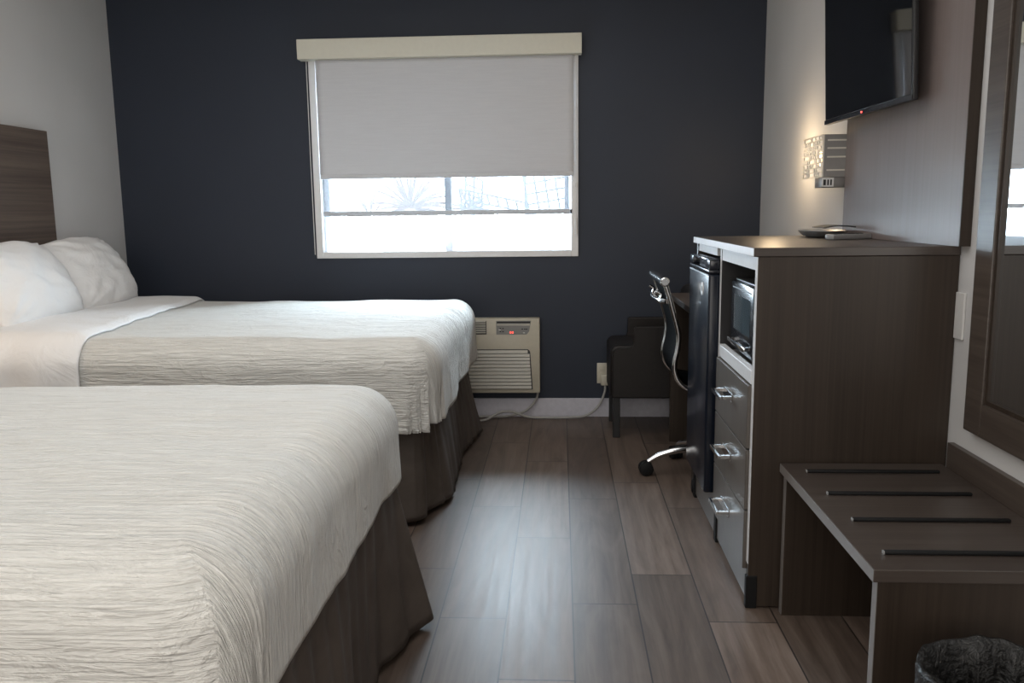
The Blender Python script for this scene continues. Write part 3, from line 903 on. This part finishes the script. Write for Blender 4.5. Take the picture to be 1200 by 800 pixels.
bulb = obj('bulb', lathe(bm_new(), [(0, -.03), (.012, -.028), (.02, -.01), (.02, .01), (.012, .028), (0, .03)], (1.14, 3.80, 1.49), 'Z', 16), emissive('warm_bulb', (1, .72, .42, 1), 4), lm, 60)

cpz = obj('cover_plate', B(1.192, 1.1995, 2.532, 2.586, .885, 1.025, .002), M['white_plastic'])
tag(cpz, 'white switch plate on the right wall beside the cabinet edge', 'switch plate')

# ------------------------------------------------------------------ mirror
mr = thing('wall_mirror', 'large wood-framed mirror on the right wall above the bench', 'mirror', (1.19, 1.9, .65))
RY0, RY1, RZ0, RZ1, RW = 1.25, 2.435, .640, 2.25, .095
bm = bm_new()
box(bm, 1.168, 1.1985, RY1 - RW, RY1, RZ0, RZ1, .003); box(bm, 1.168, 1.1985, RY0, RY0 + RW, RZ0, RZ1, .003)
box(bm, 1.168, 1.1985, RY0 + RW, RY1 - RW, RZ0, RZ0 + RW, .003); box(bm, 1.168, 1.1985, RY0 + RW, RY1 - RW, RZ1 - RW, RZ1, .003)
fm = obj('frame', bm, M['wood_y'], mr)
obj('glass', B(1.184, 1.1865, RY0 + RW - .002, RY1 - RW + .002, RZ0 + RW - .002, RZ1 - RW + .002), M['mirror'], mr)
bm = bm_new(); w = .012
box(bm, 1.176, 1.1839, RY1 - RW - w, RY1 - RW, RZ0 + RW, RZ1 - RW); box(bm, 1.176, 1.1839, RY0 + RW, RY0 + RW + w, RZ0 + RW, RZ1 - RW)
box(bm, 1.176, 1.1839, RY0 + RW + w, RY1 - RW - w, RZ0 + RW, RZ0 + RW + w)
obj('inner_lip', bm, M['wood'], mr)

# ------------------------------------------------------------------ luggage bench
bn = thing('luggage_bench', 'low dark wood luggage bench against the right wall by the cabinet', 'bench', (.95, 2.17, 0))
NX0, NX1, NY0, NY1, NZ = .688, 1.178, 1.782, 2.575, .492
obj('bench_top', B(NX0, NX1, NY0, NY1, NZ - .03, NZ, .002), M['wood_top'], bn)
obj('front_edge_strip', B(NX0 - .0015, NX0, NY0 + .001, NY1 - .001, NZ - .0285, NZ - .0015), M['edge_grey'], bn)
for y0, y1 in ((NY0 + .006, NY0 + .034), (NY1 - .034, NY1 - .006)):
    l = obj('side_panel', B(NX0 + .012, NX1, y0, y1, 0, NZ - .0305, .001), M['wood'], bn)
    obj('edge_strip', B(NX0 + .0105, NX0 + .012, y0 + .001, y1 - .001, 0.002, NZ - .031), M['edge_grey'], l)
obj('back_rail', B(NX1 + .001, 1.199, NY0 - .01, 2.545, .30, .569, .002), M['wood_y'], bn)
for y in (2.478, 2.278, 2.078, 1.870):
    bm = bm_new(); box(bm, .742, 1.130, y - .007, y + .007, NZ + .0003, NZ + .009, .003)
    lbr = obj('luggage_bar', bm, M['rubber'], bn, 40)
    obj('bar_end', B(.7385, .7419, y - .0065, y + .0065, NZ + .0004, NZ + .0085, .0015), M['silver'], lbr, 40)

# ------------------------------------------------------------------ wastebasket with liner
wb = thing('wastebasket', 'round dark wastebasket in front of the luggage bench', 'wastebasket', (.80, 1.56, 0))
WC = (.842, 1.528, 0)
obj('bucket', lathe(bm_new(), [(.105, 0), (.110, .01), (.140, .375), (.143, .385), (.138, .387), (.134, .375), (.104, .012), (.0, .012)], WC, 'Z', 48), M['bin'], wb, 50)
lb = thing('bin_liner', 'crumpled black plastic bag lining the wastebasket', 'bag', (.80, 1.56, .38))
bm = bm_new()
prof = [(.151, .25), (.150, .30), (.1485, .36), (.149, .388), (.146, .398), (.138, .396), (.129, .375), (.115, .31), (.10, .24), (.085, .18), (.05, .15), (.0, .145)]
n = 120; rings = []
for k, (r, h) in enumerate(prof):
    ring = []
    for j in range(n):
        q = 2 * PI * j / n
        c_, s_ = math.cos(q), math.sin(q)
        inner = k >= 6
        am = .020 if inner else .004
        dr = am * noise.noise(Vector((c_ * 3.5, s_ * 3.5, h * 9))) + am * .6 * noise.noise(Vector((c_ * 9, s_ * 9, h * 14)))
        if inner: dr = min(dr * 1.3 - .006, .002)
        else: dr = abs(dr)
        rr = max(0, r + dr)
        hh = h + (.010 if k < 7 else .03) * noise.noise(Vector((c_ * 4, s_ * 4, k * .6 + 5)))
        if k in (3, 4, 5): hh = max(hh, .390)
        ring.append(bm.verts.new((WC[0] + rr * c_, WC[1] + rr * s_, hh)))
    rings.append(ring)
for a, b in zip(rings, rings[1:]):
    for j in range(n): bm.faces.new((a[j], a[(j + 1) % n], b[(j + 1) % n], b[j]))
obj('bag', bm, M['liner'], lb, 180)

# ------------------------------------------------------------------ desk, task chair, armchair
dk = thing('desk', 'dark wood desk along the right wall behind the cabinet', 'desk', (.9, 4.2, 0))
obj('desktop', B(.60, 1.198, 3.76, 4.60, .80, .83, .002), M['wood_y'], dk)
for y0, y1 in ((3.765, 3.79), (4.565, 4.595)):
    obj('side_panel', B(.606, 1.19, y0, y1, 0, .7995, .001), M['wood'], dk)
obj('back_rail', B(1.16, 1.19, 3.79, 4.565, .4, .7995), M['wood'], dk)

ar = thing('armchair', 'dark brown leather armchair in the corner under the dark wall', 'armchair', (.6, 4.88, 0))
AY0, AY1 = 4.655, 5.06
# seat block with rounded front, stepped arm panels, high back
def rrect(x0, x1, z0, z1, r, corners='tl tr'):
    P = []
    def arc(cx, cz, a0, a1):
        for k in range(7):
            a = a0 + (a1 - a0) * k / 6; P.append((cx + r * math.cos(a), cz + r * math.sin(a)))
    P.append((x0, z0)); P.append((x1, z0))
    if 'tr' in corners: arc(x1 - r, z1 - r, 0, PI / 2)
    else: P.append((x1, z1))
    if 'tl' in corners: arc(x0 + r, z1 - r, PI / 2, PI)
    else: P.append((x0, z1))
    return P
bm = bm_new(); prism(bm, rrect(.283, .86, .235, .530, .045, 'tl'), 'Y', AY0 + .004, AY1)
obj('seat', bevel_mod(obj('seat', bm, M['leather'], ar), .012, 3), None, None) if False else bevel_mod(obj('seat', bm, M['leather'], ar, 40), .012, 3)
for y0, y1 in ((AY0 - .028, AY0 + .003), (AY1 + .001, AY1 + .032)):
    P = [(.290, .235), (.90, .235), (.90, .638), (.418, .638), (.410, .630), (.408, .545), (.40, .525), (.32, .515), (.298, .50), (.290, .47)]
    bm = bm_new(); prism(bm, P, 'Y', y0, y1)
    a = bevel_mod(obj('arm_panel', bm, M['leather'], ar, 40), .008, 3)
    if y0 < AY0:
        bm = bm_new(); tube(bm, [(.294, y0 + .002, .25), (.294, y0 + .002, .47), (.300, y0 + .002, .498), (.32, y0 + .002, .512), (.398, y0 + .002, .522), (.410, y0 + .002, .545), (.412, y0 + .002, .628), (.42, y0 + .002, .636), (.62, y0 + .002, .636)], .004, 8)
        obj('piping', bm, M['leather'], a, 60)
bm = bm_new(); prism(bm, rrect(.72, .89, .532, .84, .05), 'Y', AY0 + .004, AY1)
bevel_mod(obj('backrest', bm, M['leather'], ar, 40), .012, 3)
for x in (.298, .82):
    for y in (AY0 - .005, AY1 - .04):
        bm = bm_new(); box(bm, x, x + .040, y, y + .04, 0, .2345, .003)
        obj('leg', bm, M['black'], ar)

tc = thing('task_chair', 'black sling office chair with chrome frame tucked in behind the fridge', 'office chair', (.69, 3.98, 0))
HX, HY = .70, 3.985
ws = 0
for k in range(5):
    a = math.radians(183 - 72 * k)
    ca, sa = math.cos(a), math.sin(a)
    bm = bm_new()
    tube(bm, [(HX + ca * .03, HY + sa * .03, .135), (HX + ca * .13, HY + sa * .13, .125), (HX + ca * .22, HY + sa * .22, .100), (HX + ca * .275, HY + sa * .275, .068)], [.024, .018, .015, .012], 12, True, 5)
    leg = obj('base_arm', bm, M['chrome'], tc, 60)
    cx, cy = HX + ca * .285, HY + sa * .285
    bm = bm_new()
    ax = Vector((-sa, ca, 0))
    for off in (-.017, .017):
        c0 = Vector((cx, cy, .0345)) + ax * (off - .012); c1 = Vector((cx, cy, .0345)) + ax * (off + .012)
        tube(bm, [c0, c0.lerp(c1, .15), c0.lerp(c1, .85), c1], [.028, .034, .034, .028], 20)
    tube(bm, [(cx, cy, .034), (cx - ca * .01, cy - sa * .01, .070)], [.022, .014], 12)
    obj('caster', bm, M['rubber'], leg, 40)
obj('gas_column', lathe(bm_new(), [(.03, .10), (.032, .16), (.022, .165), (.022, .28), (.015, .285), (.015, .405), (0, .405)], (HX, HY, 0), 'Z', 20), M['chrome'], tc, 40)
obj('tilt_plate', B(HX - .08, HX + .08, HY - .07, HY + .07, .406, .432, .006), M['black'], tc, 40)
prof = [(.470, .952), (.487, .90), (.510, .82), (.534, .725), (.532, .66), (.520, .60), (.520, .555), (.540, .505), (.580, .475), (.66, .462), (.80, .462), (.93, .470), (.965, .455)]
CY_0, CY_1 = 3.775, 4.205
for y in (CY_0, CY_1):
    bm = bm_new(); tube(bm, [(x, y, z) for x, z in prof], .012, 12, True, 5)
    obj('side_rail', bm, M['chrome'], tc, 60)
SP = spline([Vector((x, 0, z)) for x, z in prof], 5)
bm = bm_new()
def sl(u, v):
    p = SP[int(round(u * (len(SP) - 1)))]
    return (p.x + .012 * math.sin(PI * v) * 1.0, CY_0 + (CY_1 - CY_0) * v, p.z - .012 * math.sin(PI * v) * (1 if u > .6 else 0))
grid(bm, len(SP) - 1, 14, sl); o = obj('sling', bm, M['mesh'], tc, 180); m = o.modifiers.new('t', 'SOLIDIFY'); m.thickness = .008; m.offset = 0
bm = bm_new(); tube(bm, [(.466, CY_0 - .035, .962), (.466, CY_0 - .03, .962), (.466, CY_1 + .03, .962), (.466, CY_1 + .035, .962)], [.016, .021, .021, .021, .016], 16)
obj('top_bar', bm, M['chrome'], tc, 40)
bm = bm_new(); tube(bm, [(.478, CY_0, .872), (.455, CY_0 + .06, .870), (.447, (CY_0 + CY_1) / 2, .868), (.455, CY_1 - .06, .870), (.478, CY_1, .872)], .012, 12, True, 6)
obj('rear_brace', bm, M['chrome'], tc, 60)
for y in (CY_0 + .06, CY_1 - .06):
    bm = bm_new(); tube(bm, [(.452, y, .868), (.462, y, .90), (.440, y, .912)], .008, 10); obj('brace_knob', bm, M['chrome'], tc, 60)

# ------------------------------------------------------------------ lights
def area(name, loc, rot, sx, sy, power, col, spread=PI):
    l = bpy.data.lights.new(name, 'AREA'); l.shape = 'RECTANGLE'; l.size = sx; l.size_y = sy; l.energy = power; l.color = col; l.spread = spread
    o = bpy.data.objects.new(name, l); o.location = loc; o.rotation_euler = rot; link(o); return o
w = bpy.data.worlds.new('overcast_sky'); scene.world = w; w.use_nodes = True
bg = w.node_tree.nodes['Background']
bg.inputs['Color'].default_value = (.74, .87, 1.0, 1); bg.inputs['Strength'].default_value = 60
# light portal in the window opening
o = area('window_portal', (-.7, YB + .13, 1.6), (PI / 2, 0, 0), 1.5, 1.1, 1, (1, 1, 1))
o.data.cycles.is_portal = True
o.rotation_euler = (-PI / 2, 0, 0)
# unseen fill light added overhead for even room brightness
area('ceiling_fill', (-.7, 2.2, 2.6), (0, 0, 0), 2.4, 3.4, 32, (1.0, .985, .97))
# second fill light, added behind the camera to lift walls and fronts
area('rear_fill', (-.6, -1.45, 1.5), (math.radians(86), 0, 0), 2.6, 1.8, 44, (1.0, .95, .89))
# bedside lamp between the beds, left of the frame
l = bpy.data.lights.new('bedside_lamp', 'POINT'); l.energy = 4; l.color = (1, .72, .45); l.shadow_soft_size = .08
o = bpy.data.objects.new('bedside_lamp', l); o.location = (-2.50, 2.80, 1.32); link(o)
# point light added beyond the wall lamp to spread its glow on the wall
l = bpy.data.lights.new('wall_lamp_glow_fill', 'POINT'); l.energy = 2.9; l.specular_factor = .15; l.color = (1, .73, .44); l.shadow_soft_size = .05
o = bpy.data.objects.new('wall_lamp_glow_fill', l); o.location = (1.035, 4.17, 1.53); link(o)

# ------------------------------------------------------------------ camera
F, H = 980., 1.28
VD, VX = (656., 247.), 676.
d = Vector((VD[0] - 600, 400 - VD[1], F)).normalized()
vy = 400 + ((F * F + (VD[0] - 600) * (VX - 600)) / (400 - VD[1]))
up = -Vector((VX - 600, 400 - vy, F)).normalized()
up = (up - d * up.dot(d)).normalized()
r = -d.cross(up)
if r.x < 0: r = -r
cx = Vector((r[0], d[0], up[0])); cy = Vector((r[1], d[1], up[1])); cz = Vector((r[2], d[2], up[2]))
mat = Matrix((cx, cy, -cz)).transposed().to_4x4()
mat.translation = (0, 0, H)
cam = bpy.data.cameras.new('camera'); cam.sensor_width = 36; cam.lens = F * 36 / 1200; cam.clip_start = .02
co = bpy.data.objects.new('camera', cam); link(co); co.matrix_world = mat
scene.camera = co

scene.view_settings.view_transform = 'Standard'
scene.view_settings.look = 'None'
scene.view_settings.exposure = .18
scene.cycles.use_denoising = True
scene.cycles.max_bounces = 10
scene.cycles.transparent_max_bounces = 12
scene.cycles.sample_clamp_indirect = 6
scene.cycles.caustics_reflective = False
scene.cycles.caustics_refractive = False
